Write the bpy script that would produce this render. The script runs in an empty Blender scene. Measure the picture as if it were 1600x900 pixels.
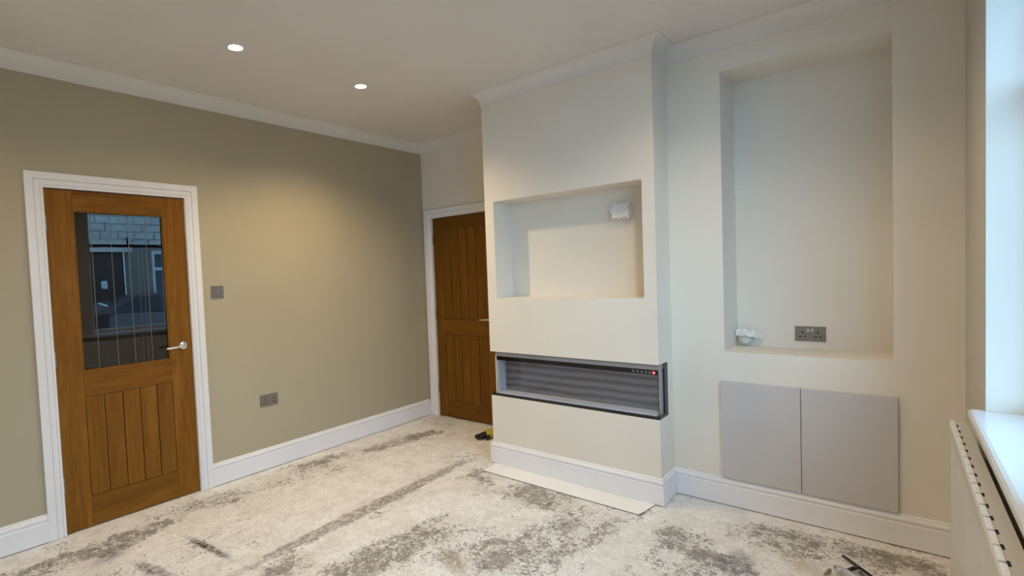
import bpy, bmesh, math, random
from mathutils import Vector, Matrix
random.seed(7)
S = bpy.context.scene
COL = S.collection

# ------------------------------------------------------------------ camera, world, exposure
cam_d = bpy.data.cameras.new('camera'); cam = bpy.data.objects.new('camera', cam_d); COL.objects.link(cam)
R = Vector((0.66797267, -0.743058, -0.04095511)); U = Vector((0.05679587, -0.00397087, 0.99837792)); F = Vector((0.74201532, 0.66921525, -0.03955019))
M = Matrix(((R.x, U.x, -F.x, -3.7926), (R.y, U.y, -F.y, -3.5929), (R.z, U.z, -F.z, 1.4111), (0, 0, 0, 1)))
cam.matrix_world = M
cam_d.sensor_width = 36; cam_d.lens = 811.8/1600*36
cam_d.shift_x = (800-686.14)/1600; cam_d.shift_y = (460.98-450)/1600
cam_d.clip_start = 0.02
S.camera = cam

SKY_COL = (0.34, 0.65, 1.0); SKY_STR = 9.6
W = bpy.data.worlds.new('overcast_evening_sky'); S.world = W; W.use_nodes = True
bg = W.node_tree.nodes['Background']; bg.inputs[0].default_value = (*SKY_COL, 1); 
_t = W.node_tree; _g = _t.nodes.new('ShaderNodeTexCoord'); _s = _t.nodes.new('ShaderNodeSeparateXYZ'); _t.links.new(_g.outputs['Generated'], _s.inputs[0])
_m = _t.nodes.new('ShaderNodeMapRange'); _m.inputs[1].default_value = 0; _m.inputs[2].default_value = 1; _m.inputs[3].default_value = SKY_STR; _m.inputs[4].default_value = SKY_STR*.35   # clear dusk sky: paler and brighter towards the horizon all round
_t.links.new(_s.outputs[2], _m.inputs[0]); _t.links.new(_m.outputs[0], bg.inputs[1])
LAMP_W = 43; LAMP_COL = (1.0, 0.77, 0.465)
S.view_settings.view_transform = 'Standard'; S.view_settings.look = 'None'
S.view_settings.exposure = 0.05; S.view_settings.gamma = 1; S.view_settings.use_curve_mapping = False

# ------------------------------------------------------------------ materials
def nt(name):
    m = bpy.data.materials.new(name); m.use_nodes = True
    n = m.node_tree.nodes; return m, n, m.node_tree.links, n['Principled BSDF']
def node(n, t, **kw):
    x = n.new(t)
    for k, v in kw.items(): setattr(x, k, v)
    return x
def coord(n, l, scale=(1, 1, 1), rot=(0, 0, 0), obj=False):
    mp = n.new('ShaderNodeMapping'); mp.inputs['Scale'].default_value = scale; mp.inputs['Rotation'].default_value = rot
    if obj:
        t = n.new('ShaderNodeTexCoord'); l.new(t.outputs['Object'], mp.inputs[0])
    else:
        t = n.new('ShaderNodeNewGeometry'); l.new(t.outputs['Position'], mp.inputs[0])
    return mp.outputs[0]
def noise(n, l, vec, scale, detail=4, rough=.5, dist=0):
    x = n.new('ShaderNodeTexNoise'); x.inputs['Scale'].default_value = scale; x.inputs['Detail'].default_value = detail
    x.inputs['Roughness'].default_value = rough; x.inputs['Distortion'].default_value = dist
    l.new(vec, x.inputs['Vector']); return x.outputs['Fac']
def ramp(n, l, fac, stops):
    r = n.new('ShaderNodeValToRGB'); e = r.color_ramp.elements
    while len(e) < len(stops): e.new(.5)
    for i, (p, c) in enumerate(stops):
        e[i].position = p; e[i].color = (c, c, c, 1) if isinstance(c, (int, float)) else (*c, 1)
    l.new(fac, r.inputs[0]); return r.outputs[0]
def math_(n, l, op, a, b=None, clamp=False):
    x = n.new('ShaderNodeMath'); x.operation = op; x.use_clamp = clamp
    for i, v in enumerate((a, b)):
        if v is None: continue
        if isinstance(v, (int, float)): x.inputs[i].default_value = v
        else: l.new(v, x.inputs[i])
    return x.outputs[0]
def mix(n, l, fac, a, b):
    x = n.new('ShaderNodeMix'); x.data_type = 'RGBA'
    if isinstance(fac, (int, float)): x.inputs[0].default_value = fac
    else: l.new(fac, x.inputs[0])
    for i, v in ((6, a), (7, b)):
        if isinstance(v, tuple): x.inputs[i].default_value = (*v, 1)
        else: l.new(v, x.inputs[i])
    return x.outputs[2]
def bump(n, l, h, s, d=.01):
    b = n.new('ShaderNodeBump'); b.inputs['Strength'].default_value = s; b.inputs['Distance'].default_value = d
    l.new(h, b.inputs['Height']); return b.outputs[0]

def paint(name, c, rough=.55, var=.04, bmp=.08, scale=18, spec=.35):
    m, n, l, p = nt(name); v = coord(n, l)
    f = noise(n, l, v, 1.3, 3)
    lo = tuple(x*(1-var) for x in c); hi = tuple(min(1, x*(1+var)) for x in c)
    l.new(ramp(n, l, f, [(.3, lo), (.7, hi)]), p.inputs['Base Color'])
    p.inputs['Roughness'].default_value = rough; p.inputs['Specular IOR Level'].default_value = spec
    f2 = noise(n, l, v, scale*8, 3, .6)
    l.new(bump(n, l, f2, bmp, .002), p.inputs['Normal'])
    return m
def plain(name, c, rough=.5, metal=0, emit=None, es=0, coat=0):
    m, n, l, p = nt(name); v = coord(n, l)
    f = noise(n, l, v, 60, 2)
    l.new(ramp(n, l, f, [(.3, tuple(x*.95 for x in c)), (.7, tuple(min(1, x*1.04) for x in c))]), p.inputs['Base Color'])
    p.inputs['Roughness'].default_value = rough; p.inputs['Metallic'].default_value = metal
    p.inputs['Coat Weight'].default_value = coat
    if emit: p.inputs['Emission Color'].default_value = (*emit, 1); p.inputs['Emission Strength'].default_value = es
    return m
def oak(name, vertical, along='x', tone=1.0, grain=1.0):
    m, n, l, p = nt(name)
    a, b = (14, 1.1) if vertical else (1.1, 14)
    sc = (a, 14, b) if along == 'x' else (14, a, b)
    oi = n.new('ShaderNodeObjectInfo'); v0 = coord(n, l)
    va = n.new('ShaderNodeVectorMath'); va.operation = 'ADD'
    cm = n.new('ShaderNodeCombineXYZ'); r9 = math_(n, l, 'MULTIPLY', oi.outputs['Random'], 9.0)
    for i in range(3): l.new(r9, cm.inputs[i])
    l.new(v0, va.inputs[0]); l.new(cm.outputs[0], va.inputs[1])
    mp = n.new('ShaderNodeMapping'); mp.inputs['Scale'].default_value = sc; l.new(va.outputs[0], mp.inputs[0]); v = mp.outputs[0]
    f1 = noise(n, l, v, 1.0, 5, .6, .9); f2 = noise(n, l, v, 6.0, 4, .7, .4)
    f = math_(n, l, 'ADD', math_(n, l, 'MULTIPLY', f1, .6), math_(n, l, 'MULTIPLY', f2, .4))
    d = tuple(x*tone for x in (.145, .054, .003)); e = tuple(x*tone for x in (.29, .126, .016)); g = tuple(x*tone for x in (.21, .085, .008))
    c0 = ramp(n, l, f, [(.5-.16*grain, d), (.5, g), (.5+.18, e)])
    rnd = math_(n, l, 'ADD', math_(n, l, 'MULTIPLY', oi.outputs['Random'], .18), .9)
    vm = n.new('ShaderNodeVectorMath'); vm.operation = 'SCALE'; l.new(c0, vm.inputs[0]); l.new(rnd, vm.inputs['Scale'])
    l.new(vm.outputs[0], p.inputs['Base Color'])
    p.inputs['Roughness'].default_value = .5; p.inputs['Specular IOR Level'].default_value = .18
    l.new(bump(n, l, f2, .25, .001), p.inputs['Normal'])
    return m
def thin_glass(name, ior=1.5, gain=1.9, tint=(1, 1, 1), rough=0.0):
    m, n, l, p = nt(name); n.remove(p); out = n['Material Output']
    ge = n.new('ShaderNodeNewGeometry'); dt = n.new('ShaderNodeVectorMath'); dt.operation = 'DOT_PRODUCT'
    l.new(ge.outputs['Normal'], dt.inputs[0]); l.new(ge.outputs['Incoming'], dt.inputs[1])
    sch = math_(n, l, 'POWER', math_(n, l, 'SUBTRACT', 1.0, math_(n, l, 'ABSOLUTE', dt.outputs['Value']), True), 5.0)
    r0 = ((ior-1)/(ior+1))**2; fr = math_(n, l, 'ADD', math_(n, l, 'MULTIPLY', sch, 1-r0), r0)
    g = n.new('ShaderNodeBsdfGlossy'); g.inputs['Roughness'].default_value = rough
    t = n.new('ShaderNodeBsdfTransparent'); t.inputs[0].default_value = (*tint, 1)
    ms = n.new('ShaderNodeMixShader'); l.new(math_(n, l, 'MULTIPLY', fr, gain, True), ms.inputs[0])
    l.new(t.outputs[0], ms.inputs[1]); l.new(g.outputs[0], ms.inputs[2]); l.new(ms.outputs[0], out.inputs[0])
    return m

OLIVE = paint('olive_beige_wall_paint', (.468, .410, .286))
CREAM = paint('warm_cream_wall_paint', (.83, .772, .675))
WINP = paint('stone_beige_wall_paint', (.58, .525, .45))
CEIL = paint('white_ceiling_paint', (.80, .765, .73), .7)
TRIM = paint('white_satin_trim', (.86, .85, .87), .28, .02, .02, 6, .5)
COVE = paint('white_coving_paint', (.80, .77, .72), .6)
GREIGE = paint('greige_door_panel', (.60, .57, .56), .42, .02, .02)
RADW = paint('shaded_radiator_enamel', (.64, .62, .59), .22, .01, .0, 4, .5)  # white enamel with its weaker lighting put into a darker colour
SILLW = paint('white_gloss_sill', (.70, .74, .76), .2, .01, .0, 4, .5)
GRILLE = paint('white_grille_enamel', (.88, .88, .88), .35, .01, .0, 4, .5)
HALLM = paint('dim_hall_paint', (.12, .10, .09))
OAKV = oak('oak_vertical', True); OAKH = oak('oak_horizontal', False)
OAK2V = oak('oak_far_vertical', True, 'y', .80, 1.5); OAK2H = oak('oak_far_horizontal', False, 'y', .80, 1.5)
DGLASS = thin_glass('clear_door_glass', 1.52, 1.8, (.75, .78, .8)); WGLASS = thin_glass('window_glass', 1.5, 1.0)
FGLASS = thin_glass('fire_glass', 1.5, 1.0, (.96, .97, 1))
FROST = plain('etched_line_frost', (.15, .135, .125), .6)
CHROME = plain('chrome', (.80, .80, .80), .12, 1); STEEL = plain('brushed_steel_plate', (.27, .245, .225), .38, .75)
DSTEEL = plain('dark_steel_rim', (.15, .13, .11), .4, .8)
BLACK = plain('black_plastic', (.008, .008, .008), .35); BGLOSS = plain('black_gloss', (.006, .006, .007), .12)
DARKHOLE = plain('dark_hole', (.006, .005, .004), .8)
GREYMET = plain('grey_trim_metal', (.34, .34, .35), .35, .4)
WHITEP = plain('white_plastic', (.82, .82, .80), .4); CREAMP = plain('cream_plastic', (.72, .70, .60), .4)
TAPE = plain('white_masking_tape', (.93, .91, .86), .6)
REDLED = plain('red_indicator', (.9, .05, .05), .3, 0, (1, .08, .08), 3.0)
GREYBTN = plain('grey_button', (.16, .16, .16), .5)
LENS = plain('downlight_lens', (1, 1, 1), .4, 0, (1.0, .93, .80), 30)
YELLOW = plain('yellow_knit', (.50, .40, .05), .8); RUBBER = plain('black_rubber_grip', (.006, .006, .007), .6)
CONCRETE = paint('pale_hearth_screed', (.87, .87, .86), .75, .06, .3, 6)
FRAMEW = plain('upvc_white', (.75, .77, .78), .35); FRAMED = plain('backlit_transom_dark_catch', (.03, .03, .035), .5)  # near-black paints the transom's backlit shade; the catch is dark itself
STONE = paint('pale_street_stone', (.60, .56, .50), .9, .25, .5, 3); MORTAR = paint('mortar', (.22, .20, .17), .9)
TARMAC = paint('street_tarmac', (.06, .06, .065), .9); DOORB = plain('brown_street_door', (.05, .022, .012), .5)
CARP = plain('dark_maroon_car_paint', (.045, .014, .014), .2, .2, coat=1); CARG = plain('car_glass_dark', (.02, .025, .03), .08)
TYRE = plain('tyre_rubber', (.012, .012, .012), .8); PAPER = plain('white_notice', (.8, .8, .8), .6)

def fire_back():
    m, n, l, p = nt('rippled_grey_fire_back'); v = coord(n, l, (1, .5, 1))
    w = n.new('ShaderNodeTexWave'); w.bands_direction = 'Z'; w.inputs['Scale'].default_value = 6.0; w.inputs['Distortion'].default_value = 1.6
    w.inputs['Detail'].default_value = 3; w.inputs['Detail Scale'].default_value = 1.2; l.new(v, w.inputs['Vector'])
    l.new(ramp(n, l, w.outputs['Fac'], [(0, (.10, .10, .10)), (.25, (.16, .155, .155)), (1, (.23, .225, .225))]), p.inputs['Base Color'])
    p.inputs['Roughness'].default_value = .35; p.inputs['Metallic'].default_value = .25
    l.new(bump(n, l, w.outputs['Fac'], .4, .004), p.inputs['Normal'])
    return m
FIREB = fire_back()
FIREBED = plain('fire_bed_film', (.72, .72, .73), .3); FILM = plain('milky_film', (.62, .62, .62), .35)

def floor_mat():
    m, n, l, p = nt('patchy_screed_floor')
    v = coord(n, l)
    def ell(cx, cy, rx, ry, deg, soft=.5):
        geo = n.new('ShaderNodeNewGeometry')
        s1 = n.new('ShaderNodeVectorMath'); s1.operation = 'SUBTRACT'; l.new(geo.outputs['Position'], s1.inputs[0]); s1.inputs[1].default_value = (cx, cy, 0)
        mp = n.new('ShaderNodeMapping'); mp.vector_type = 'TEXTURE'; mp.inputs['Rotation'].default_value = (0, 0, math.radians(deg)); mp.inputs['Scale'].default_value = (rx, ry, 1000)
        l.new(s1.outputs[0], mp.inputs[0])
        ln = n.new('ShaderNodeVectorMath'); ln.operation = 'LENGTH'; l.new(mp.outputs[0], ln.inputs[0])
        mr = n.new('ShaderNodeMapRange'); mr.interpolation_type = 'SMOOTHSTEP'
        mr.inputs[1].default_value = 1+soft; mr.inputs[2].default_value = 1-soft
        wob = math_(n, l, 'ADD', ln.outputs['Value'], math_(n, l, 'MULTIPLY', math_(n, l, 'SUBTRACT', wobn, .5), 1.6))
        l.new(wob, mr.inputs[0]); return mr.outputs[0]
    wobn = noise(n, l, v, 11, 5, .65)
    big = noise(n, l, v, 1.5, 3, .5)
    med = noise(n, l, v, 6.5, 6, .62, .5)
    fine = noise(n, l, v, 38, 10, .74, 1.3)
    brk = ramp(n, l, noise(n, l, v, 34, 8, .72, .6), [(.40, .25), (.54, 1.0)])
    vo = n.new('ShaderNodeTexVoronoi'); vo.inputs['Scale'].default_value = 55; vo.feature = 'F1'
    dv = n.new('ShaderNodeVectorMath'); dv.operation = 'ADD'
    nz = n.new('ShaderNodeTexNoise'); nz.inputs['Scale'].default_value = 25; l.new(v, nz.inputs['Vector'])
    sc = n.new('ShaderNodeVectorMath'); sc.operation = 'SCALE'; sc.inputs['Scale'].default_value = .05; l.new(nz.outputs['Color'], sc.inputs[0])
    l.new(v, dv.inputs[0]); l.new(sc.outputs[0], dv.inputs[1]); l.new(dv.outputs[0], vo.inputs['Vector'])
    # where flaking is dense
    dens = math_(n, l, 'MULTIPLY', big, .9)
    dens = math_(n, l, 'ADD', dens, math_(n, l, 'MULTIPLY', med, .75))
    stains = [(-1.12, -1.42, .22, .14, 20, .5), (-1.05, -1.85, .16, .32, 10, .5), (-1.25, -2.3, .22, .22, 0, .5), (-1.02, -2.72, .30, .16, 60, .5),
              (-.74, -3.0, .14, .28, -10, .5), (-.66, -3.4, .12, .3, 0, .4), (-3.2, -.32, .5, .10, 0, .6), (-2.2, -.25, .7, .12, 0, .35), (-.8, -.36, .38, .10, -10, .8), (-1.35, -.2, .3, .07, 0, .4),
              (-2.45, -1.3, .18, .10, 0, .4), (-2.1, -1.6, .4, .12, 0, .35), (-1.6, -2.9, .4, .3, 0, .3), (-1.8, -2.2, .3, .25, 0, .25)]
    for cx, cy, rx, ry, dg, amt in stains:
        dens = math_(n, l, 'ADD', dens, math_(n, l, 'MULTIPLY', ell(cx, cy, rx, ry, dg), amt*.42))
    for cx, cy, rx, ry, dg, amt in [(-1.3, -2.52, .55, .05, 0, .5), (-.62, -2.75, .13, .16, 0, .5), (-1.6, -.75, .8, .2, 0, .25), (-.35, -1.0, .25, .15, 0, .5), (-1.6, -1.4, .5, .12, 0, .3), (-.55, -3.2, .04, .6, 0, .3), (-1.6, -.04, 1.6, .035, 0, .4)]:
        dens = math_(n, l, 'SUBTRACT', dens, math_(n, l, 'MULTIPLY', ell(cx, cy, rx, ry, dg, .3), amt*.5))
    thr = math_(n, l, 'SUBTRACT', math_(n, l, 'ADD', fine, math_(n, l, 'MULTIPLY', dens, .62)), 1.13)
    flake = ramp(n, l, math_(n, l, 'ADD', math_(n, l, 'MULTIPLY', thr, 6.0), .5, True), [(.35, 0.0), (.75, 1.0)])
    base = ramp(n, l, med, [(.3, (.77, .75, .735)), (.5, (.90, .89, .88)), (.72, (.95, .95, .95))])
    base = mix(n, l, ramp(n, l, noise(n, l, v, 48, 6, .75, .6), [(.36, .6), (.47, 0.0)]), base, (.46, .42, .385))
    base = mix(n, l, ramp(n, l, noise(n, l, v, 2.2, 4, .6), [(.48, 0.0), (.78, .35)]), base, (.72, .63, .51))
    base = mix(n, l, ramp(n, l, noise(n, l, v, 8, 9, .78, .4), [(.42, .40), (.55, 0.0)]), base, (.60, .56, .525))
    base = mix(n, l, ramp(n, l, noise(n, l, v, 120, 5, .75), [(.40, .45), (.50, 0.0)]), base, (.50, .47, .44))
    dark = ramp(n, l, noise(n, l, v, 18, 3), [(.35, (.15, .125, .105)), (.65, (.32, .28, .25))])
    c = mix(n, l, math_(n, l, 'MULTIPLY', flake, .82), base, dark)
    # grey bare band across the floor
    band = ell(-1.72, -1.14, .95, .055, 1.5, .25)
    c = mix(n, l, math_(n, l, 'MULTIPLY', math_(n, l, 'MULTIPLY', band, brk), .82), c, (.25, .215, .19))
    # scuffs and blots
    for cx, cy, rx, ry, dg, a, colr in [(-2.98, -.46, .09, .05, 30, .75, (.13, .11, .11)), (-2.63, -.80, .20, .022, 96, .95, (.05, .045, .042)), (-2.90, -.82, .16, .03, 102, .85, (.12, .10, .12)),
                                  (-1.93, -1.93, .11, .05, 60, .85, (.36, .28, .19)), (-1.13, -3.0, .13, .06, 10, .7, (.14, .13, .17)), (-.95, -3.2, .10, .05, 40, .5, (.45, .28, .16))]:
        c = mix(n, l, math_(n, l, 'MULTIPLY', math_(n, l, 'MULTIPLY', ell(cx, cy, rx, ry, dg, .6), brk), a), c, colr)
    l.new(c, p.inputs['Base Color'])
    p.inputs['Roughness'].default_value = .8; p.inputs['Specular IOR Level'].default_value = .25
    h = math_(n, l, 'SUBTRACT', 1.0, math_(n, l, 'ADD', math_(n, l, 'MULTIPLY', flake, .6), math_(n, l, 'MULTIPLY', vo.outputs['Distance'], .4)))
    l.new(bump(n, l, h, .55, .006), p.inputs['Normal'])
    return m
FLOORM = floor_mat()

# ------------------------------------------------------------------ helpers
def tag(o, label=None, cat=None, group=None, kind=None):
    if label: o['label'] = label
    if cat: o['category'] = cat
    if group: o['group'] = group
    if kind: o['kind'] = kind
    return o
def empty(name, loc=(0, 0, 0), label=None, cat=None, group=None, kind=None):
    o = bpy.data.objects.new(name, None); o.empty_display_size = .1; COL.objects.link(o); o.location = loc
    return tag(o, label, cat, group, kind)
def link(name, bm, mat, parent=None, smooth=False, recalc=True):
    if recalc: bmesh.ops.recalc_face_normals(bm, faces=bm.faces)
    me = bpy.data.meshes.new(name); bm.to_mesh(me); bm.free()
    me.materials.append(mat)
    if smooth:
        for f in me.polygons: f.use_smooth = True
    o = bpy.data.objects.new(name, me); COL.objects.link(o)
    if parent:
        o.parent = parent; o.matrix_parent_inverse = Matrix.Translation(parent.location).inverted()
    return o
ident = lambda a, b, c: Vector((a, b, c))
def bxm(bm, x0, x1, y0, y1, z0, z1, mp=ident, bev=0):
    b2 = bmesh.new()
    vs = [b2.verts.new((x, y, z)) for x in (x0, x1) for y in (y0, y1) for z in (z0, z1)]
    for q in ((0, 1, 3, 2), (4, 6, 7, 5), (0, 4, 5, 1), (2, 3, 7, 6), (0, 2, 6, 4), (1, 5, 7, 3)): b2.faces.new([vs[i] for i in q])
    bmesh.ops.recalc_face_normals(b2, faces=b2.faces)
    if bev: bmesh.ops.bevel(b2, geom=b2.edges[:] , offset=bev, segments=2, affect='EDGES', profile=.6)
    mapv = {v: bm.verts.new(mp(*v.co)) for v in b2.verts}
    for f in b2.faces: bm.faces.new([mapv[v] for v in f.verts])
    b2.free(); return bm
def box(name, x0, x1, y0, y1, z0, z1, mat, parent=None, mp=ident, bev=0):
    return link(name, bxm(bmesh.new(), min(x0, x1), max(x0, x1), min(y0, y1), max(y0, y1), min(z0, z1), max(z0, z1), mp, bev), mat, parent)
def cells(name, solid, cuts, mat, mp=ident, parent=None, adds=()):
    """solid box(es) minus cut boxes, as one closed mesh."""
    sol = [solid]+list(adds)
    ax = [sorted({b[2*i+k] for b in sol+list(cuts) for k in (0, 1)}) for i in range(3)]
    def inside(b, c): return all(b[2*i] < c[i] < b[2*i+1] for i in range(3))
    nx, ny, nz = (len(a)-1 for a in ax)
    def fill(i, j, k):
        if not (0 <= i < nx and 0 <= j < ny and 0 <= k < nz): return False
        c = [(ax[q][t]+ax[q][t+1])/2 for q, t in ((0, i), (1, j), (2, k))]
        return any(inside(b, c) for b in sol) and not any(inside(b, c) for b in cuts)
    bm = bmesh.new(); V = {}
    def v(i, j, k):
        if (i, j, k) not in V: V[(i, j, k)] = bm.verts.new(mp(ax[0][i], ax[1][j], ax[2][k]))
        return V[(i, j, k)]
    for i in range(nx):
        for j in range(ny):
            for k in range(nz):
                if not fill(i, j, k): continue
                for d, q in (((-1, 0, 0), ((0, 0, 0), (0, 0, 1), (0, 1, 1), (0, 1, 0))), ((1, 0, 0), ((1, 0, 0), (1, 1, 0), (1, 1, 1), (1, 0, 1))),
                             ((0, -1, 0), ((0, 0, 0), (1, 0, 0), (1, 0, 1), (0, 0, 1))), ((0, 1, 0), ((0, 1, 0), (0, 1, 1), (1, 1, 1), (1, 1, 0))),
                             ((0, 0, -1), ((0, 0, 0), (0, 1, 0), (1, 1, 0), (1, 0, 0))), ((0, 0, 1), ((0, 0, 1), (1, 0, 1), (1, 1, 1), (0, 1, 1)))):
                    if not fill(i+d[0], j+d[1], k+d[2]):
                        bm.faces.new([v(i+a, j+b, k+c) for a, b, c in q])
    return link(name, bm, mat, parent)
def sweep(bm, path, prof, mp, sign=1, closed=False, seg=None, cap=True):
    """profile (lateral, h) along a 2D path with mitred corners; right-hand side lateral."""
    n = len(path); P = [Vector(p) for p in path]
    rings = []
    def nrm(a, b): d = (b-a).normalized(); return Vector((d.y, -d.x))*sign
    for i in range(n):
        n1 = nrm(P[i-1], P[i]) if (i > 0 or closed) else None
        n2 = nrm(P[i], P[(i+1) % n]) if (i < n-1 or closed) else None
        if n1 is None: m = n2
        elif n2 is None: m = n1
        else: m = (n1+n2)/(1+n1.dot(n2))
        rings.append(m)
    rng = range(n if closed else n-1) if seg is None else [seg]
    for i in rng:
        j = (i+1) % n
        A = [bm.verts.new(mp(*(P[i]+rings[i]*a), h)) for a, h in prof]; B = [bm.verts.new(mp(*(P[j]+rings[j]*a), h)) for a, h in prof]
        for k in range(len(prof)-1): bm.faces.new((A[k], A[k+1], B[k+1], B[k]))
        bm.faces.new((A[-1], A[0], B[0], B[-1]))
        if cap: bm.faces.new(A); bm.faces.new(B[::-1])
    return bm
def lathe(bm, prof, mp, n=32, closed=False):
    rings = [[bm.verts.new(mp(r*math.cos(2*math.pi*i/n), r*math.sin(2*math.pi*i/n), h)) for i in range(n)] if r > 1e-6 else [bm.verts.new(mp(0, 0, h))] for r, h in prof]
    for a, b in list(zip(rings, rings[1:]))+([(rings[-1], rings[0])] if closed else []):
        for i in range(n):
            j = (i+1) % n
            if len(a) == 1 and len(b) == 1: continue
            if len(a) == 1: bm.faces.new((a[0], b[i], b[j]))
            elif len(b) == 1: bm.faces.new((a[i], b[0], a[j]))
            else: bm.faces.new((a[i], b[i], b[j], a[j]))
    return bm
def tube(bm, pts, rad, n=10):
    pts = [Vector(p) for p in pts]; rad = rad if isinstance(rad, (list, tuple)) else [rad]*len(pts)
    prev = None; up = None
    for i, p in enumerate(pts):
        d = (pts[min(i+1, len(pts)-1)]-pts[max(i-1, 0)]).normalized()
        if up is None: up = d.orthogonal().normalized()
        up = (up-d*up.dot(d)).normalized(); sd = d.cross(up)
        ring = [bm.verts.new(p+(up*math.cos(2*math.pi*k/n)+sd*math.sin(2*math.pi*k/n))*rad[i]) for k in range(n)]
        if prev:
            for k in range(n): bm.faces.new((prev[k], prev[(k+1) % n], ring[(k+1) % n], ring[k]))
        else: bm.faces.new(ring[::-1])
        prev = ring
    bm.faces.new(prev); return bm
def copy_tree(o, off, label=None, group=None):
    c = o.copy(); COL.objects.link(c); c.location = o.location+Vector(off)
    if label: c['label'] = label
    if group: c['group'] = group
    for ch in list(o.children):
        d = ch.copy(); COL.objects.link(d); d.parent = c; d.matrix_parent_inverse = ch.matrix_parent_inverse.copy()
        for g in list(ch.children):
            e = g.copy(); COL.objects.link(e); e.parent = d; e.matrix_parent_inverse = g.matrix_parent_inverse.copy()
    return c

# ------------------------------------------------------------------ measured room (metres)
H = 2.70; CX = -.721; CY0 = -1.306; CY1 = -2.5176; AX = -.4815; WY = -3.7875; XL = -4.9
TH = math.radians(.8); SD = Vector((-math.cos(TH), -math.sin(TH), 0)); ND = Vector((-math.sin(TH), math.cos(TH), 0)); WO = Vector((AX, WY, 0))
def win(s, off, z): return WO+SD*s+ND*off+Vector((0, 0, z))
SEND = (AX-XL)/math.cos(TH)

# floor
fb = bmesh.new(); bxm(fb, XL-.3, .3, WY-.30, .2, -.12, 0)
flo = tag(link('floor', fb, FLOORM), 'bare patchy white and grey screed floor of the room', 'floor', kind='structure')
tag(box('ceiling', XL-.3, .3, WY-.30, .2, H, H+.12, CEIL), 'plain white ceiling with recessed downlights', 'ceiling', kind='structure')
# door wall (y = 0)
D0, D1, DH = -3.081, -2.322, 1.988
tag(cells('wall_left', (XL-.1, .3, 0, .10, 0, H), [(D0-.003, D1+.003, -1, 1, -1, DH+.003)], OLIVE), 'olive beige wall holding the glazed oak door', 'wall', kind='structure')
# alcove wall (x = 0)
E0, E1, EH = -.108, -.870, 1.962
tag(cells('wall_back', (0, .10, CY0-.01, 0, 0, H), [(-1, 1, E1-.003, E0+.003, -1, EH+.003)], CREAM), 'cream wall around the far oak door', 'wall', kind='structure')
# chimney breast
NZ0, NZ1, NY0, NY1, NX = 1.2224, 1.9174, -1.383, -2.4447, -.5055
FZ0, FZ1 = .5064, .8307
tag(cells('wall_centre', (CX, .1, CY1, CY0, 0, H), [(-1, NX, NY1, NY0, NZ0, NZ1), (-1, -.57, -5, 0, FZ0, FZ1)], CREAM), 'cream chimney breast with a television recess and fire slot', 'wall', kind='structure')
# built out right section with tall niche
TZ0, TZ1, TY0, TY1, TX = .898, 2.4917, -2.8085, -3.5447, -.165
tag(cells('wall_right', (AX, .1, WY-.3, CY1, 0, H), [(-1, TX, TY1, TY0, TZ0, TZ1)], CREAM), 'cream wall right of the chimney breast with a tall display niche', 'wall', kind='structure')
# window wall
W1 = (.68, 1.60); W2 = (1.74, 3.40); WZ0, WZ1 = .80, 2.45
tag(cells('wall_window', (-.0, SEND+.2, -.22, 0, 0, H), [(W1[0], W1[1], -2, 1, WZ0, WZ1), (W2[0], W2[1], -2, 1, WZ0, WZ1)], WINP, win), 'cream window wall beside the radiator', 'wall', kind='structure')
tag(box('wall_rear', XL-.1, XL, WY-.5, .1, 0, H, CREAM), 'plain cream wall behind the camera', 'wall', kind='structure')
# dim hall behind the glazed door
tag(cells('wall_hall', (-3.5, -1.9, .10, 1.4, -.1, 2.5), [(-3.4, -2.0, 0, 1.3, 0, 2.4)], HALLM), 'dark hall seen behind the glazed oak door', 'wall', kind='structure')

tag(cells('wall_hall', (.10, 1.0, -1.5, .2, -.1, 2.5), [(0, .9, -1.4, .1, 0, 2.4)], HALLM), 'added dark closing box, unseen behind the far oak door', 'wall', kind='structure')  # unseen box added to stop sky light showing through the door gap

# skirting boards
SK = .154
sk = [(0, 0), (.018, 0), (.018, .1085), (.0172, .1105), (.0125, .1125), (.0110, .1160), (.0115, .1190), (.0150, .1215), (.0168, .1250), (.0172, .1300), (.0160, .1350), (.0125, .1400), (.0095, .1425), (.0090, .1450), (.0095, .1480), (.0075, .1515), (.004, .154), (0, .154)]
def skp(z): return lambda a, b, h: Vector((a, b, h+z))
path = [(-.0, CY0), (CX, CY0), (CX, CY1), (AX, CY1), (AX, WY), tuple(win(SEND, 0, 0))[:2]]
GAP = .006
for sgi, nm, lb in ((1, 'baseboard_centre', 'white moulded skirting board across the front of the chimney breast'), (2, 'baseboard_centre', 'short white skirting return on the chimney breast side'), (3, 'baseboard_right', 'white moulded skirting board under the greige cupboard doors'), (4, 'baseboard_window', 'white skirting board behind the radiator')):
    tag(link(nm, sweep(bmesh.new(), path, sk, skp(GAP), 1, seg=sgi), TRIM), lb, 'skirting board', kind='structure')
tag(link('baseboard_centre', sweep(bmesh.new(), path, sk, skp(GAP), 1, seg=0), TRIM), 'short white skirting on the hidden alcove side of the chimney', 'skirting board', kind='structure')
tag(link('baseboard_left', sweep(bmesh.new(), [(XL, 0), (-3.1675, 0)], sk, skp(GAP)), TRIM), 'white skirting board left of the glazed oak door', 'skirting board', kind='structure')
tag(link('baseboard_left', sweep(bmesh.new(), [(-2.2345, 0), (-.019, 0)], sk, skp(GAP)), TRIM), 'white skirting board between the glazed door and the far corner', 'skirting board', kind='structure')

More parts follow.
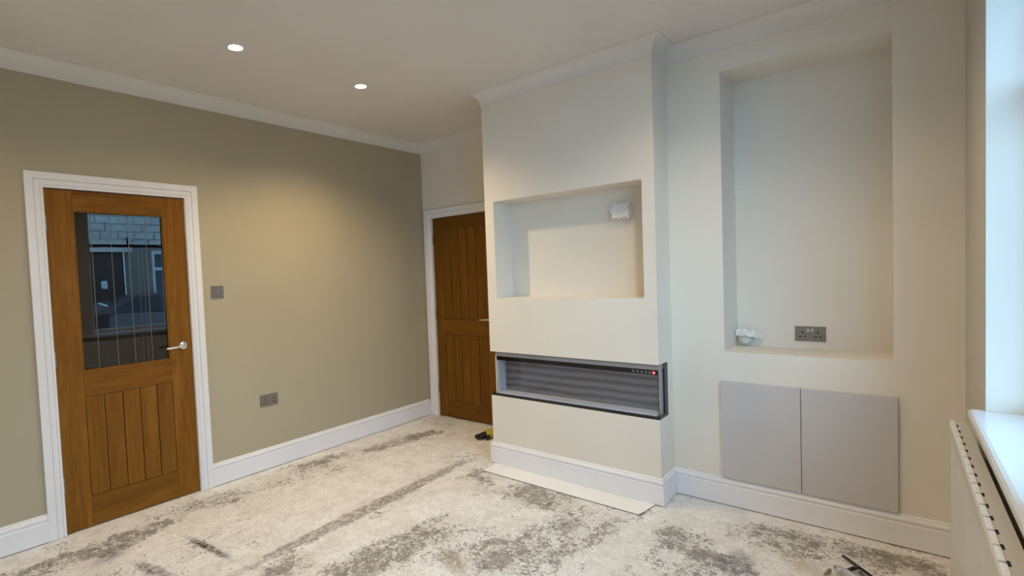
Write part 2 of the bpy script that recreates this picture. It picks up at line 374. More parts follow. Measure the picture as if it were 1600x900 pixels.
# coving
CD, CP = .092, .068
cv = [(0, H-CD), (.006, H-CD)]+[(.006+(CP-.006)*(1-math.cos(t*math.pi/16)), H-CD+.004+(CD-.008)*math.sin(t*math.pi/16)) for t in range(0, 9)]+[(CP, H-.0005), (0, H-.0005)]
loop = [(XL, 0), (0, 0), (0, CY0), (CX, CY0), (CX, CY1), (AX, CY1), (AX, WY), tuple(win(SEND, 0, 0))[:2]]
for i, lb in enumerate(('plain white coving above the olive beige wall', 'white coving above the far oak door', 'white coving on the hidden alcove side of the chimney', 'white coving across the chimney breast front', 'white coving return on the chimney breast side', 'white coving above the tall niche', 'white coving above the window', 'white coving on the wall behind the camera')):
    o = link('trim_%d' % (i+1), sweep(bmesh.new(), loop, cv, lambda a, b, h: Vector((a, b, h)), 1, closed=True, seg=i), COVE)
    tag(o, lb, 'coving', kind='structure')
    for f in o.data.polygons: f.use_smooth = True
    try: o.data.set_sharp_from_angle(angle=math.radians(35))
    except Exception: pass

# architraves
ar = [(0, 0), (0, .010), (.003, .013), (.012, .013), (.0145, .009), (.018, .013), (.030, .0155), (.040, .0150), (.0435, .0105), (.047, .018), (.083, .018), (.085, .016), (.085, 0)]
a1 = sweep(bmesh.new(), [(D0-.003, .002), (D0-.003, DH+.001), (D1+.003, DH+.001), (D1+.003, .002)], ar, lambda a, b, h: Vector((a, -h, b)), -1)
bxm(a1, D0-.003, D0-.001, 0, .09, .002, DH+.003); bxm(a1, D1+.001, D1+.003, 0, .09, .002, DH+.003); bxm(a1, D0-.003, D1+.003, 0, .09, DH+.001, DH+.003)
tag(link('trim_9', a1, TRIM), 'white moulded architrave around the glazed oak door', 'architrave', kind='structure')
ar2 = [(a*.95, b) for a, b in ar]
a2 = sweep(bmesh.new(), [(E0+.010, .002), (E0+.010, EH+.004), (E1-.010, EH+.004), (E1-.010, .002)], ar2, lambda a, b, h: Vector((-h, a, b)), 1)
bxm(a2, 0, .08, E0+.001, E0+.003, .002, EH+.003); bxm(a2, 0, .08, E1-.003, E1-.001, .002, EH+.003); bxm(a2, 0, .08, E1-.003, E0+.003, EH+.001, EH+.003)
bxm(a2, -.010, .02, E0, E0+.012, .002, EH+.006)
tag(link('trim_10', a2, TRIM), 'white moulded architrave around the far oak door in the alcove', 'architrave', kind='structure')

# ------------------------------------------------------------------ glazed oak door
d1 = empty('door_1', (D0, 0, 0), 'oak door with clear glass upper pane and five-plank lower panel', 'door', kind='structure')
y0, y1 = .002, .042; g = .0012
GX0, GX1, GZ0, GZ1, PZ0, PZ1 = -2.949, -2.460, .926, 1.866, .183, .777
box('stile', D0, GX0-g/2, y0, y1, .006, DH-.003, OAKV, d1, bev=.0012)
box('stile', GX1+g/2, D1, y0, y1, .006, DH-.003, OAKV, d1, bev=.0012)
box('rail', GX0, GX1, y0, y1, GZ1, DH-.003, OAKH, d1, bev=.0008)
box('rail', GX0, GX1, y0, y1, PZ1, GZ0, OAKH, d1, bev=.0008)
box('rail', GX0, GX1, y0, y1, .006, PZ0, OAKH, d1, bev=.0008)
for i in range(5):
    w = (GX1-GX0)/5
    box('plank', GX0+i*w+.0022, GX0+(i+1)*w-.0022, y0+.001, y1-.004, PZ0+.003, PZ1-.003, OAKV, d1, bev=.0018)
box('panel_backing', GX0, GX1, y0+.010, y0+.018, PZ0, PZ1, plain('groove_shadow_oak', (.07, .028, .008), .6), d1)
gm = bmesh.new()
for q in ((GX0, GX0+.007, GZ0, GZ1), (GX1-.007, GX1, GZ0, GZ1), (GX0+.007, GX1-.007, GZ0, GZ0+.007), (GX0+.007, GX1-.007, GZ1-.007, GZ1)): bxm(gm, q[0], q[1], y0+.004, y0+.016, q[2], q[3])
link('glazing_bead', gm, OAKV, d1)
pmap = lambda a, b, c: Vector((a, b-.021*(a-(GX0+GX1)/2), c))
pane = box('glass_pane', GX0+.004, GX1-.004, .0250, .0254, GZ0+.004, GZ1-.004, DGLASS, d1, pmap)
for xb in (-2.858, -2.756, -2.661, -2.562):
    box('etched_line', xb-.0018, xb+.0018, .0244, .0249, GZ0+.006, GZ1-.006, FROST, pane, pmap)
for xb in (-2.612, -2.584):
    box('etched_line', xb-.0008, xb+.0008, .0244, .0249, GZ0+.006, 1.66, FROST, pane, pmap)
HINGE = plain('satin_hinge_steel', (.30, .29, .27), .45, .8)
def hinge(z, parent, mp):
    bm = bmesh.new(); bxm(bm, -.0045, .0045, -.007, .001, z-.045, z+.045, mp, .001)
    for k in range(1, 5): bxm(bm, -.005, .005, -.0075, .001, z-.045+k*.018-.001, z-.045+k*.018+.001, mp)
    return link('hinge', bm, HINGE, parent)
for z in (1.79, 1.016, .291): hinge(z, d1, lambda a, b, c: Vector((D0-.001+a, b, c)))
def lever(parent, mp):
    """mp(a along wall, out from wall, z)"""
    h = link('door_handle', lathe(bmesh.new(), [(0, 0), (.026, 0), (.0265, .003), (.025, .008), (.022, .0095), (0, .0095)], lambda a, b, c: mp(a, c, b)), CHROME, parent, True)
    pts = [mp(0, .008, 0), mp(0, .035, 0), mp(-.004, .046, 0), mp(-.016, .052, 0), mp(-.05, .053, -.002), mp(-.09, .053, -.004), mp(-.118, .052, -.005), mp(-.124, .050, -.006)]
    link('lever', tube(bmesh.new(), pts, [.009, .0085, .009, .009, .0085, .008, .008, .005], 14), CHROME, h, True)
    return h
lever(d1, lambda a, o, z: Vector((-2.379+a, y0-o, 1.009+z)))
k = lathe(bmesh.new(), [(0, 0), (.004, 0), (.004, .001), (0, .001)], lambda a, b, c: Vector((D1-.001+a*.2, y0-.001-c, 1.009+b*3)), 8)
link('latch_plate', k, DSTEEL, d1)

# ------------------------------------------------------------------ far oak door
d2 = empty('door_2', (0, E0, 0), 'solid oak door with two rows of vertical planks in the far alcove', 'door', kind='structure')
x0, x1 = .018, .056
def m2(a, b, c): return Vector((b, -a, c))           # a = distance along -y
e0, e1 = -E0, -E1
p0, p1 = .222, .222+.505
def b2(nm, a0, a1, z0, z1, mat, dx=0, bev=.001): return box(nm, a0, a1, x0+dx, x1-dx, z0, z1, mat, d2, m2, bev)
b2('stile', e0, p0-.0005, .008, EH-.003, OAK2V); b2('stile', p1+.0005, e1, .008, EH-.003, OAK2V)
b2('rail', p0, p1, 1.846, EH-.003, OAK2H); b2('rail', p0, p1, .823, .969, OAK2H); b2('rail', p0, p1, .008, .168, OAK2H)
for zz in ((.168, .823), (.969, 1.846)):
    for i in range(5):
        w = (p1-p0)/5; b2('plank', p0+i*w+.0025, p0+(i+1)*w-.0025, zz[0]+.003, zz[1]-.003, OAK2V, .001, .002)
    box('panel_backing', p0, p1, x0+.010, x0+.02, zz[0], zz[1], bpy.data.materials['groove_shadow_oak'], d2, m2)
for z in (1.753, 1.015, .283): hinge(z, d2, lambda a, b, c: Vector((x0-.003+b, E0+a, c)))
lever(d2, lambda a, o, z: Vector((x0-o, -.80-a, .985+z)))

# ------------------------------------------------------------------ electric fire in the chimney breast
fr = empty('electric_fire', (-.65, -1.9, FZ0), 'long black-framed three-sided glass electric fire set in the chimney breast', 'fireplace')
box('base_plate', CX+.001, -.571, CY1+.0005, CY0-.004, FZ0+.0005, FZ0+.018, BLACK, fr)
box('control_strip', CX+.005, CX+.009, -2.512, -1.358, .7702, .799, BGLOSS, fr)
st = bmesh.new(); bxm(st, CX+.009, -.572, -2.511, -1.345, .797, FZ1-.008); bxm(st, CX+.018, -.572, -2.506, -1.35, FZ1-.008, FZ1-.0005); bxm(st, CX+.0095, -.63, -2.505, -1.36, .773, .797)
link('soffit_trim', st, GREYMET, fr)
box('front_glass', CX+.0055, CX+.0085, -2.509, -1.358, FZ0+.018, .770, FGLASS, fr)
box('side_glass', CX+.009, -.627, -2.512, -2.509, FZ0+.018, .797, FGLASS, fr)
box('glass_corner', CX+.004, CX+.009, -2.5125, -2.5095, FZ0+.018, .770, BGLOSS, fr)
box('corner_post', -.626, -.571, CY1+.0008, -2.497, FZ0+.018, .824, BLACK, fr)
box('back_panel', -.628, -.622, -2.497, -1.375, FZ0+.018, .773, FIREB, fr)
box('side_fin', -.672, -.628, -2.5085, -2.4985, FZ0+.018, .773, plain('grey_streaked_film', (.30, .30, .31), .3), fr)
box('fire_bed', CX+.010, -.629, -2.497, -1.36, FZ0+.018, FZ0+.030, FIREBED, fr)
box('end_panel', CX+.012, -.628, -1.372, -1.362, FZ0+.024, .770, FILM, fr)
box('end_trim', CX+.008, -.60, -1.354, -1.345, FZ0+.018, .797, CREAMP, fr)
bt = bmesh.new(); lathe(bt, [(0, 0), (.005, 0), (.005, .004), (.003, .012), (0, .013)], lambda a, b, c: Vector((-.66+a, -1.374-c, .56+b)), 10); link('film_peg', bt, WHITEP, fr, True)
for yb in (-2.366, -2.392, -2.417, -2.441, -2.464):
    link('control_button', lathe(bmesh.new(), [(0, 0), (.0075, 0), (.007, .0012), (0, .0012)], lambda a, b, c, y=yb: Vector((CX+.005-c, y+a, .783+b)), 14), GREYBTN, fr)
link('red_indicator', lathe(bmesh.new(), [(0, 0), (.0078, 0), (.007, .0014), (0, .0014)], lambda a, b, c: Vector((CX+.005-c, -2.487+a, .783+b)), 14), REDLED, fr)['label'] = 'glowing red power button'

# ------------------------------------------------------------------ sockets and switch
def socket(name, mp, label, group, rock=WHITEP):
    t = empty(name, mp(0, 0, 0), label, 'socket', group)
    f = box('face_plate', -.073, .073, .0005, .006, -.043, .043, STEEL, t, mp, .0015)
    for s in (-1, 1):
        for (a, z, w, h) in ((s*.0365, .009, .0035, .0055), (s*.0365-.0105, -.016, .0050, .0032), (s*.0365+.0105, -.016, .0050, .0032)):
            box('pin_hole', a-w, a+w, .0055, .0064, z-h, z+h, DARKHOLE, f, mp)
        box('rocker_switch', s*.010-.0065, s*.010+.0065, .0055, .0095, .012, .030, rock, f, mp, .001)
    return t
def onleft(x, z): return lambda a, o, b: Vector((x+a, -o, z+b))
def onface(xf, y, z): return lambda a, o, b: Vector((xf-o, y-a, z+b))
GREYR = plain('grey_rocker', (.30, .28, .26), .4, .5)
LIGHTR = plain('light_grey_rocker', (.5, .5, .49), .4)
socket('double_socket', onleft(-1.780, .518), 'steel double socket low on the olive wall right of the glazed door', 'steel double sockets', GREYR)
socket('double_socket', onface(TX, -3.179, .983), 'steel double socket on the back of the tall niche', 'steel double sockets', LIGHTR)
sw = empty('light_switch', (-2.129, 0, 1.352), 'single steel light switch beside the glazed door', 'switch')
mp = onleft(-2.129, 1.352)
f = box('face_plate', -.043, .043, .0005, .006, -.043, .043, STEEL, sw, mp, .0015)
box('rocker_switch', -.0065, .0065, .0055, .010, -.013, .013, GREYR, f, mp, .001)
for s in (-1, 1): link('screw', lathe(bmesh.new(), [(0, 0), (.003, 0), (.003, .001), (0, .001)], lambda a, b, c, s=s: mp(s*.030+a, .006+c, b), 8), CHROME, f)

# ------------------------------------------------------------------ taped cable ends
def sheet(mp, w, h, seed, amp, n=12, thick=.0012):
    rnd = random.Random(seed); bm = bmesh.new()
    ph = [(rnd.uniform(8, 22), rnd.uniform(8, 22), rnd.uniform(0, 6.28), rnd.uniform(.3, 1)) for _ in range(5)]
    def zf(u, v): return amp*sum(a*abs(math.sin(fx*u+fy*v+p)) for fx, fy, p, a in ph)/2.2 + rnd.uniform(-1, 1)*amp*.12
    gr = []
    for i in range(n+1):
        row = []
        for j in range(n+1):
            u, v = i/n-.5, j/n-.5
            ed = 1-.25*abs(math.sin(7*u+5*v+seed))*(1 if (abs(u) > .4 or abs(v) > .4) else 0)
            row.append((u*w*ed, zf(u*2, v*2)+.004, v*h*ed))
        gr.append(row)
    top = [[bm.verts.new(mp(a, o, b)) for a, o, b in r] for r in gr]; bot = [[bm.verts.new(mp(a, o-thick-.003*(1), b)) for a, o, b in r] for r in gr]
    for i in range(n):
        for j in range(n):
            bm.faces.new((top[i][j], top[i+1][j], top[i+1][j+1], top[i][j+1])); bm.faces.new((bot[i][j], bot[i][j+1], bot[i+1][j+1], bot[i+1][j]))
    ring = [(i, 0) for i in range(n)]+[(n, j) for j in range(n)]+[(i, n) for i in range(n, 0, -1)]+[(0, j) for j in range(n, 0, -1)]
    for (a, b), (c, d) in zip(ring, ring[1:]+ring[:1]): bm.faces.new((top[a][b], top[c][d], bot[c][d], bot[a][b]))
    return bm
t1 = empty('taped_cable_end', (NX, -2.243, 1.765), 'crumpled white taped cable end high in the television recess', 'cable', 'taped cable ends')
mp = onface(NX, -2.243, 1.765)
box('back_box', -.050, .058, .0005, .022, -.040, .042, WHITEP, t1, mp, .004)
link('tape_wrap', sheet(lambda a, o, b: mp(a, o+.022, b+.002), .135, .105, 3, .026, 16), TAPE, t1)
link('tape_wrap', sheet(lambda a, o, b: mp(a+.022, o+.030, b-.022+a*.1), .075, .050, 9, .020, 12), TAPE, t1)
link('tape_wrap', sheet(lambda a, o, b: mp(a-.026, o+.032, b+.014+a*.3), .065, .060, 14, .018, 12), TAPE, t1)
link('cable', tube(bmesh.new(), [mp(.045, .01, .04), mp(.066, .03, .02), mp(.066, .045, -.02), mp(.052, .04, -.045), mp(.05, .01, -.055)], .0035, 8), WHITEP, t1, True)
box('cable_tail', .028, .040, .001, .010, -.088, -.04, CREAM, t1, mp, .001)
t2 = empty('taped_cable_end', (TX, -2.85, .95), 'cream cable stub topped with crumpled white tape, low in the tall niche', 'cable', 'taped cable ends')
mq = onface(TX, -2.858, .945)
link('cable_stub', lathe(bmesh.new(), [(0, 0), (.033, 0), (.034, .03), (.031, .055), (.024, .060), (0, .060)], lambda a, b, c: mq(a, c, b), 24), CREAMP, t2, True)
link('tape_wrap', sheet(lambda a, o, b: mq(a+.02, o+.040-b*.5, b+.038-a*.15), .120, .046, 5, .018, 14), TAPE, t2)
link('tape_wrap', sheet(lambda a, o, b: mq(a-.022, o+.058, b+.038), .050, .045, 21, .018, 10), TAPE, t2)
link('tape_wrap', sheet(lambda a, o, b: mq(a+.058, o+.015, b+.030-a*.6), .060, .036, 33, .012, 10), TAPE, t2)

# ------------------------------------------------------------------ cupboard doors
for a0, a1, lb, hy in ((-2.787, -3.1695, 'left flat greige cupboard door below the tall niche', -2.8), (-3.1725, -3.558, 'right flat greige cupboard door below the tall niche', -3.55)):
    c = empty('cupboard', (AX, a0, .1645), lb, 'cupboard', 'greige push-open cupboards below the tall niche')
    box('door', AX-.019, AX-.001, a1, a0, .1645, .7287, GREIGE, c, bev=.0012)

# ------------------------------------------------------------------ hearth slab
hz = .0045
hb = bmesh.new()
pts = [(CX-.012, -1.325), (-.80, -1.338), (-.905, -1.345), (-.918, -2.455), (-.86, -2.468), (CX-.012, -2.485)]
lo = [hb.verts.new((x, y, -.002)) for x, y in pts]; hi = [hb.verts.new((x, y, hz)) for x, y in pts]
hb.faces.new(hi); hb.faces.new(lo[::-1])
for i in range(len(pts)): hb.faces.new((lo[i], lo[(i+1) % 6], hi[(i+1) % 6], hi[i]))
hs = tag(link('trim_11', hb, CONCRETE), 'pale rectangular hearth slab along the foot of the chimney breast', 'hearth', kind='structure')
gb = bmesh.new()
for (a, b) in zip(pts[2:], pts[3:]): tube(gb, [(a[0]-.002, a[1], .0005), (b[0]-.002, b[1], .0005)], .0022, 5)
tube(gb, [(-.80, -1.336, .0005), (CX-.012, -1.322, .0005)], .0022, 5)
link('crack', gb, plain('crack_dark', (.05, .045, .04), .9), hs)

# ------------------------------------------------------------------ radiator
def rad(s, o, z): return win(s, o, z)
rd = empty('radiator', win(.50, .07, .13), 'white ribbed panel radiator under the window sill', 'radiator')
R0, R1, RO, RZ0, RZ1 = .485, 3.20, .078, .13, .741
bm = bmesh.new(); seg = []
s = R0+.03
pr = [(R0+.0, -.010), (R0+.004, -.002), (R0+.012, 0)]
while s+.066 < R1-.02:
    pr += [(s+.010, 0), (s+.016, -.004), (s+.026, -.004), (s+.032, 0)]
    s += .033
pr += [(R1-.012, 0), (R1-.004, -.002), (R1, -.010)]
zs = [(RZ0, -.008), (RZ0+.006, -.001), (RZ0+.035, 0), (RZ0+.06, 1), (RZ1-.06, 1), (RZ1-.035, 0), (RZ1-.006, 0), (RZ1, -.004)]
grid = []
for z, k in zs: grid.append([bm.verts.new(rad(sx, RO+(dz if (k == 1 or sx < R0+.012 or sx > R1-.012) else 0)+(k if k < 0 else 0), z)) for sx, dz in pr])
back = [[bm.verts.new(rad(sx, RO-.013, z)) for sx in (R0, R1)] for z in (RZ0, RZ1)]
for a, b in zip(grid, grid[1:]):
    for i in range(len(pr)-1): bm.faces.new((a[i], a[i+1], b[i+1], b[i]))
bm.faces.new(grid[0][::-1]+back[0]); bm.faces.new(grid[-1]+back[1][::-1])
bm.faces.new([back[0][0], back[0][1], back[1][1], back[1][0]])
bm.faces.new([g[0] for g in grid]+[back[1][0], back[0][0]]); bm.faces.new([g[-1] for g in grid][::-1]+[back[0][1], back[1][1]])
link('front_panel', bm, RADW, rd)
gs = R0+.004; first = True
gap = []
proto = None
while gs < R1-.08:
    L = .0745
    box('grille_bar', gs, gs+L, RO-.0125, RO+.0005, RZ1+.0015, RZ1+.020, GRILLE, rd, rad, .002)
    box('convector_slot', gs+L-.012, gs+L+.016, RO-.0185, RO-.0128, RZ1+.006, RZ1+.0172, DARKHOLE, rd, rad, .001)
    gs += .0838
box('gap_shade_strip', R0+.004, R1-.004, RO-.0122, RO-.001, RZ1, RZ1+.0014, DARKHOLE, rd, rad)  # black strip stands in for the shade in the gaps between grille bars
box('top_cover', R0+.006, R1-.006, .030, RO-.0130, RZ1+.004, RZ1+.0165, RADW, rd, rad, .002)
for s0 in (.62, 1.6, 2.95): box('wall_bracket', s0, s0+.03, .0008, RO-.0128, RZ0+.08, RZ1-.08, RADW, rd, rad)
# window sill board
sl = bmesh.new()
prof = [(-.12, 0), (.030, 0), (.038, .003), (.043, .009), (.045, .018), (.043, .028), (.037, .034), (.028, .036), (-.12, .036)]
for (sa, sb) in ((.672, 3.41),):
    A = [sl.verts.new(win(sa, o if o > 0 else 0, .814+h)) for o, h in prof]; B = [sl.verts.new(win(sb, o if o > 0 else 0, .814+h)) for o, h in prof]
    for k in range(len(prof)-1): sl.faces.new((A[k], A[k+1], B[k+1], B[k]))
    sl.faces.new((A[-1], A[0], B[0], B[-1])); sl.faces.new(A); sl.faces.new(B[::-1])
for a, b in (W1, W2): bxm(sl, a+.0005, b-.0005, -.12, .0, .8145, .85, win)
tag(link('trim_12', sl, SILLW), 'white glossy window sill board at the right edge of the picture', 'window sill', kind='structure')

rv = bmesh.new()
bxm(rv, W1[0]+.0005, W1[0]+.004, -.1225, -.0005, .8505, WZ1-.0005, win); bxm(rv, W1[0]+.004, W1[1]-.0005, -.1225, -.0005, WZ1-.004, WZ1-.0005, win)
tag(link('trim_13', rv, CREAM), 'pale window reveal lit blue by daylight at the right edge', 'window reveal', kind='structure')
# windows
for idx, (a, b) in enumerate((W1, W2)):
    w = empty('window_%d' % (idx+1), win((a+b)/2, -.15, .85), ('white framed window beside the right wall', 'white framed window past the plastered mullion')[idx], 'window', kind='structure')
    bm = bmesh.new(); f_ = .045; o0, o1 = -.185, -.125
    for q in ((a, a+f_, .85, WZ1), (b-f_, b, .85, WZ1), (a+f_, b-f_, .85, .85+f_), (a+f_, b-f_, WZ1-f_, WZ1)): bxm(bm, q[0], q[1], o0, o1, q[2], q[3], win, .003)
    link('frame', bm, FRAMEW, w)
    box('transom', a+f_, b-f_, o0, o1, 1.93, 1.965, FRAMED, w, win, .002)
    box('lower_pane', a+f_, b-f_, -.157, -.153, .85+f_, 1.93, WGLASS, w, win)
    box('upper_pane', a+f_, b-f_, -.157, -.153, 1.965, WZ1-f_, WGLASS, w, win)
    h = box('window_catch', (a+b)/2-.008, (a+b)/2+.008, o1, o1+.02, 1.96, 2.06, FRAMED, w, win, .003)

# ------------------------------------------------------------------ downlights
def downlight(x, y, label):
    t = empty('downlight', (x, y, H), label, 'light', 'recessed ceiling downlights')
    link('bezel', lathe(bmesh.new(), [(.046, 0), (.046, -.003), (.043, -.0055), (.038, -.0055), (.0365, -.002), (.0365, 0)], lambda a, b, c: Vector((x+a, y+b, H-.0002+c)), 36, True), TRIM, t, True)
    link('lens', lathe(bmesh.new(), [(0, 0), (.036, 0), (.036, -.0022), (0, -.0030)], lambda a, b, c: Vector((x+a, y+b, H-.0002+c)), 32), LENS, t, True)
    ld = bpy.data.lights.new('lamp', 'SPOT'); ld.energy = LAMP_W*({-1.47: 1.8, -2.35: .64, -3.23: .36, -4.11: .4} if y > -2 else {-1.47: .85, -2.35: .35, -3.23: .4, -4.11: .4})[x]; ld.color = LAMP_COL; ld.spot_size = math.radians(140); ld.spot_blend = 1.0; ld.shadow_soft_size = .03
    lo_ = bpy.data.objects.new('lamp', ld); COL.objects.link(lo_); lo_.parent = t; lo_.location = (0, 0, -.04)
    return t
names = {(-2.35, -.866): 'glowing downlight nearest above the glazed oak door, left of the two in view', (-1.47, -.866): 'glowing downlight nearer the fireplace, right of the two in view',
         (-3.23, -.866): 'glowing downlight just past the upper left corner of the picture', (-4.11, -.866): 'downlight nearest the rear wall on the door side',
         (-1.47, -2.9): 'downlight in front of the tall niche, above the picture', (-2.35, -2.9): 'downlight on the window side, second from the fireplace', (-3.23, -2.9): 'downlight on the window side, above the camera', (-4.11, -2.9): 'downlight nearest the rear wall on the window side'}
for (x, y), lb in names.items(): downlight(x, y, lb)

# ------------------------------------------------------------------ work glove (black palm, yellow cuff)
gl = empty('work_glove', (-.30, -.92, 0), 'black work glove with yellow back lying at the foot of the far oak door', 'glove')
def skin(name, pts, mat, parent, sub=2):
    """one continuous surface: chains of (co, radius) joined"""
    me = bpy.data.meshes.new(name); vs = []; es = []; rs = []
    for ch in pts:
        base = None
        for q in ch:
            if isinstance(q, int): base = q; continue
            vs.append(q[0]); rs.append(q[1]); i = len(vs)-1
            if base is not None: es.append((base, i))
            base = i
    me.from_pydata(vs, es, []); o = bpy.data.objects.new(name, me); COL.objects.link(o)
    sk_ = o.modifiers.new('skin', 'SKIN'); sk_.use_smooth_shade = True
    lay = me.skin_vertices[0].data
    for i, r in enumerate(rs): lay[i].radius = (r, r*.8)
    lay[0].use_root = True
    o.modifiers.new('sub', 'SUBSURF').levels = sub; o.modifiers['sub'].render_levels = sub
    me.materials.append(mat)
    if parent: o.parent = parent; o.matrix_parent_inverse = Matrix.Translation(parent.location).inverted()
    return o
GB = Vector((-.25, -.965, .032)); gd = Vector((-.80, .60, 0)).normalized(); gs_ = Vector((-.60, -.80, 0))
def G(a, b, z): return tuple(GB+gd*a+gs_*b+Vector((0, 0, z-.032)))
skin('palm', [[(G(0, 0, .034), .036), (G(.05, 0, .034), .040), (G(.09, 0, .030), .036)],
              [2, (G(.115, .030, .026), .013), (G(.140, .038, .020), .012), (G(.160, .042, .014), .010)],
              [2, (G(.120, .010, .034), .013), (G(.150, .013, .026), .012), (G(.172, .015, .016), .010)],
              [2, (G(.120, -.010, .036), .013), (G(.148, -.014, .030), .012), (G(.168, -.017, .020), .010)],
              [2, (G(.112, -.030, .030), .012), (G(.134, -.038, .022), .011), (G(.150, -.042, .014), .009)],
              [1, (G(.07, .050, .024), .014), (G(.098, .066, .016), .012)]], RUBBER, gl)
cf = bmesh.new()
prof = [(-.12, .040, .026), (-.09, .039, .028), (-.05, .037, .034), (-.01, .039, .040), (.035, .044, .044), (.07, .043, .040), (.075, .040, .036)]
prev = None
for a, ry, rz in prof:
    ring = [cf.verts.new(G(a, ry*math.cos(t*math.pi/12), max(.004, .034+rz*math.sin(t*math.pi/12)*(1 if t < 12 else .7)))) for t in range(24)]
    if prev:
        for i in range(24): cf.faces.new((prev[i], prev[(i+1) % 24], ring[(i+1) % 24], ring[i]))
    else: cf.faces.new(ring[::-1])
    prev = ring
cf.faces.new(prev)
link('knit_back', cf, YELLOW, gl, True)

# ------------------------------------------------------------------ chrome and black hand tool (skeleton sealant gun)
tl = empty('sealant_gun', (-.93, -3.45, 0), 'chrome and black sealant gun lying on floor at bottom edge', 'tool')
def P3(x, y, z): return Vector((x, y, z))
A_ = P3(-.785, -3.367, .014); B_ = P3(-1.04, -3.57, .022)
tube_b = tube(bmesh.new(), [A_, A_.lerp(B_, .3), A_.lerp(B_, .7), B_], .0065, 10)
link('plunger_rod', tube_b, BLACK, tl, True)
bm = bmesh.new(); pd = (B_-A_).normalized(); sdv = pd.cross(Vector((0, 0, 1)))
# half-round chrome cradle beside the rod
C0 = P3(-.935, -3.348, .022); C1 = P3(-1.09, -3.54, .026); ax_ = (C1-C0).normalized(); sx = ax_.cross(Vector((0, 0, 1))).normalized()
outer = []; inner = []
for i in range(7):
    c = C0.lerp(C1, i/6); rr = .020*(.55 if i == 0 else 1)
    outer.append([c+sx*rr*math.cos(t*math.pi/8)+Vector((0, 0, 1))*rr*math.sin(t*math.pi/8) for t in range(-1, 10)])
    inner.append([c+(sx*math.cos(t*math.pi/8)+Vector((0, 0, 1))*math.sin(t*math.pi/8))*(rr-.002) for t in range(-1, 10)])
vo_ = [[bm.verts.new(p) for p in r] for r in outer]; vi = [[bm.verts.new(p) for p in r] for r in inner]
for i in range(6):
    for j in range(10):
        bm.faces.new((vo_[i][j], vo_[i+1][j], vo_[i+1][j+1], vo_[i][j+1])); bm.faces.new((vi[i][j], vi[i][j+1], vi[i+1][j+1], vi[i+1][j]))
    for j in (0, 10): bm.faces.new((vo_[i][j], vo_[i+1][j], vi[i+1][j], vi[i][j]))
for i in (0, 6):
    for j in range(10): bm.faces.new((vo_[i][j], vo_[i][j+1], vi[i][j+1], vi[i][j]))
link('cradle', bm, CHROME, tl, True)
link('yoke', tube(bmesh.new(), [P3(-.862, -3.424, .018), P3(-.90, -3.410, .022), P3(-.955, -3.385, .026)], [.008, .009, .007], 10), BLACK, tl, True)
link('handle_strap', tube(bmesh.new(), [P3(-.905, -3.43, .012), P3(-.99, -3.50, .014), P3(-1.07, -3.565, .014)], [.006, .007, .007], 8), CHROME, tl, True)
link('nozzle', lathe(bmesh.new(), [(0, 0), (.012, 0), (.010, .03), (.004, .06), (0, .06)], lambda a, b, c: P3(-.962, -3.330, .012)+Vector((a*.3-c*.9, b*.6+c*.3, a))*.9, 14), plain('tan_nozzle', (.38, .29, .13), .5), tl, True)

# ------------------------------------------------------------------ street outside (seen mirrored in the door glass)
HY = -12.0
tag(box('ground', -20, 14, HY-.1, WY-.31, -.25, -.12, TARMAC), 'tarmac street outside the window', 'ground', kind='structure')
hs_ = empty('terraced_house', (0, HY, -.12), 'pale stone terraced house across the street, mirrored in the door glass', 'house')
cells('wall', (-9, 7, HY-.3, HY, -.12, 3.5), [(-.5, .5, HY-1, HY+1, -.12, 2.35), (1.1, 2.2, HY-1, HY+1, .9, 2.4), (-4.8, -3.2, HY-1, HY+1, .9, 2.4)], MORTAR, parent=hs_)
sb = bmesh.new(); z = -.1; r = 0
while z < 3.4:
    x = -8.9+(r % 2)*.2
    while x < 6.6:
        L = random.uniform(.32, .62); hgt = .2
        if not any(x+L > a-.02 and x < b+.02 and z+hgt > c and z < d for a, b, c, d in ((-.6, .6, -1, 2.5), (1.0, 2.3, .8, 2.5), (-4.9, -3.1, .8, 2.5))):
            bxm(sb, x, x+L-.02, HY-.01, HY+random.uniform(.01, .035), z, z+hgt-.018)
        x += L
    z += .2; r += 1
so = link('stone_coursing', sb, STONE, hs_); so['kind'] = 'stuff'
box('door_lintel', -.62, .62, HY-.05, HY+.05, 2.35, 2.55, STONE, hs_)
dd = box('street_door', -.45, .45, HY-.2, HY-.15, -.12, 2.35, DOORB, hs_); box('notice', -.10, .04, HY-.149, HY-.145, 1.40, 1.60, PAPER, dd)
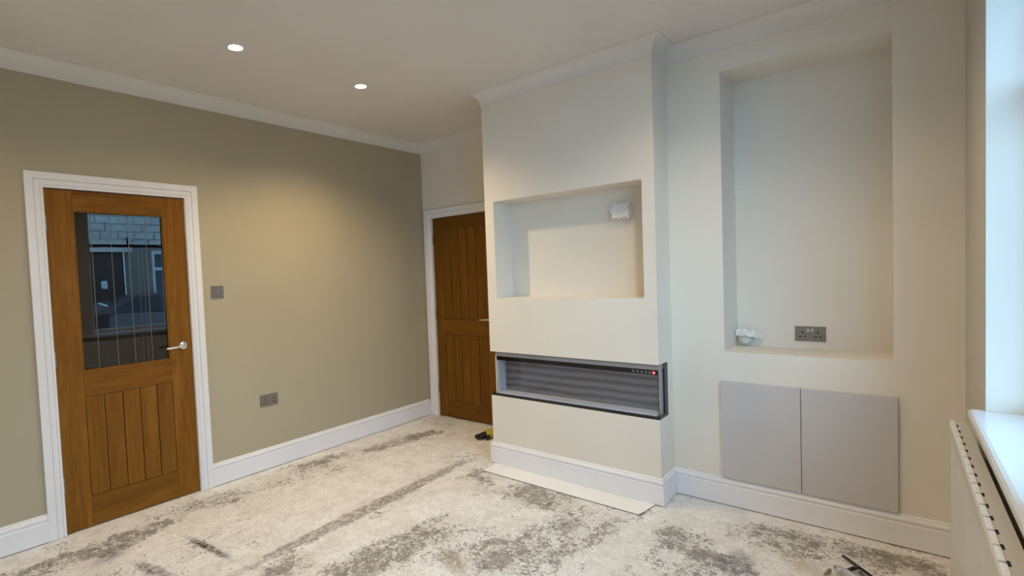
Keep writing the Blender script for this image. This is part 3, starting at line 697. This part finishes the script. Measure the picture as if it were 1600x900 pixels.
for a, b in ((1.1, 2.2), (-4.8, -3.2)):
    fb_ = bmesh.new()
    for q in ((a, a+.09, .9, 2.4), (b-.09, b, .9, 2.4), (a+.09, b-.09, .9, 1.0), (a+.09, b-.09, 2.3, 2.4), (a+.09, b-.09, 1.85, 1.93)): bxm(fb_, q[0], q[1], HY-.15, HY-.08, q[2], q[3])
    wf = link('house_window', fb_, FRAMEW, hs_); box('pane', a+.09, b-.09, HY-.13, HY-.12, 1.0, 2.3, CARG, wf)
cr = empty('parked_car', (.2, -9.6, -.12), 'dark maroon parked hatchback in the street outside', 'car')
bd = bmesh.new()
side = [(-2.0, .25), (-2.05, .55), (-1.9, .82), (-1.0, .95), (-.35, 1.36), (.9, 1.42), (1.55, 1.3), (1.95, .95), (2.0, .5), (1.95, .25)]
L_, R_ = [], []
for x, z in side:
    t = .80 if z < 1.0 else .62
    L_.append(bd.verts.new((.0+x, -9.6+t, z-.12))); R_.append(bd.verts.new((.0+x, -9.6-t, z-.12)))
bd.faces.new(L_); bd.faces.new(R_[::-1])
for i in range(len(side)): j = (i+1) % len(side); bd.faces.new((L_[i], R_[i], R_[j], L_[j]))
bmesh.ops.bevel(bd, geom=bd.edges[:], offset=.05, segments=2, affect='EDGES')
link('body', bd, CARP, cr)
for q in ([(-.72, .98), (-.22, 1.30), (.30, 1.33), (.30, .98)], [(.36, .98), (.36, 1.33), (.95, 1.34), (1.45, 1.22), (1.60, .98)]):
    for sgn in (1, -1):
        gb2 = bmesh.new()
        v1 = [gb2.verts.new((x, -9.6+sgn*(.80-(z-.95)*.40+.012), z-.12)) for x, z in q]; v2 = [gb2.verts.new((x, -9.6+sgn*(.80-(z-.95)*.40-.05), z-.12)) for x, z in q]
        gb2.faces.new(v1); gb2.faces.new(v2[::-1])
        for i in range(len(q)): j = (i+1) % len(q); gb2.faces.new((v1[i], v1[j], v2[j], v2[i]))
        link('side_window', gb2, CARG, cr)
for x in (-1.25, 1.25):
    for s in (-1, 1):
        wh = link('wheel', lathe(bmesh.new(), [(0, -.1), (.26, -.1), (.30, -.07), (.30, .07), (.26, .1), (0, .1)], lambda a, b, c, x=x, s=s: Vector((x+a, -9.6+s*.72+c, .30-.12+b)), 24), TYRE, cr, True)
        link('hub', lathe(bmesh.new(), [(0, 0), (.17, 0), (.16, .012), (0, .02)], lambda a, b, c, x=x, s=s: Vector((x+a, -9.6+s*(.822+c), .30-.12+b)), 16), CHROME, wh)
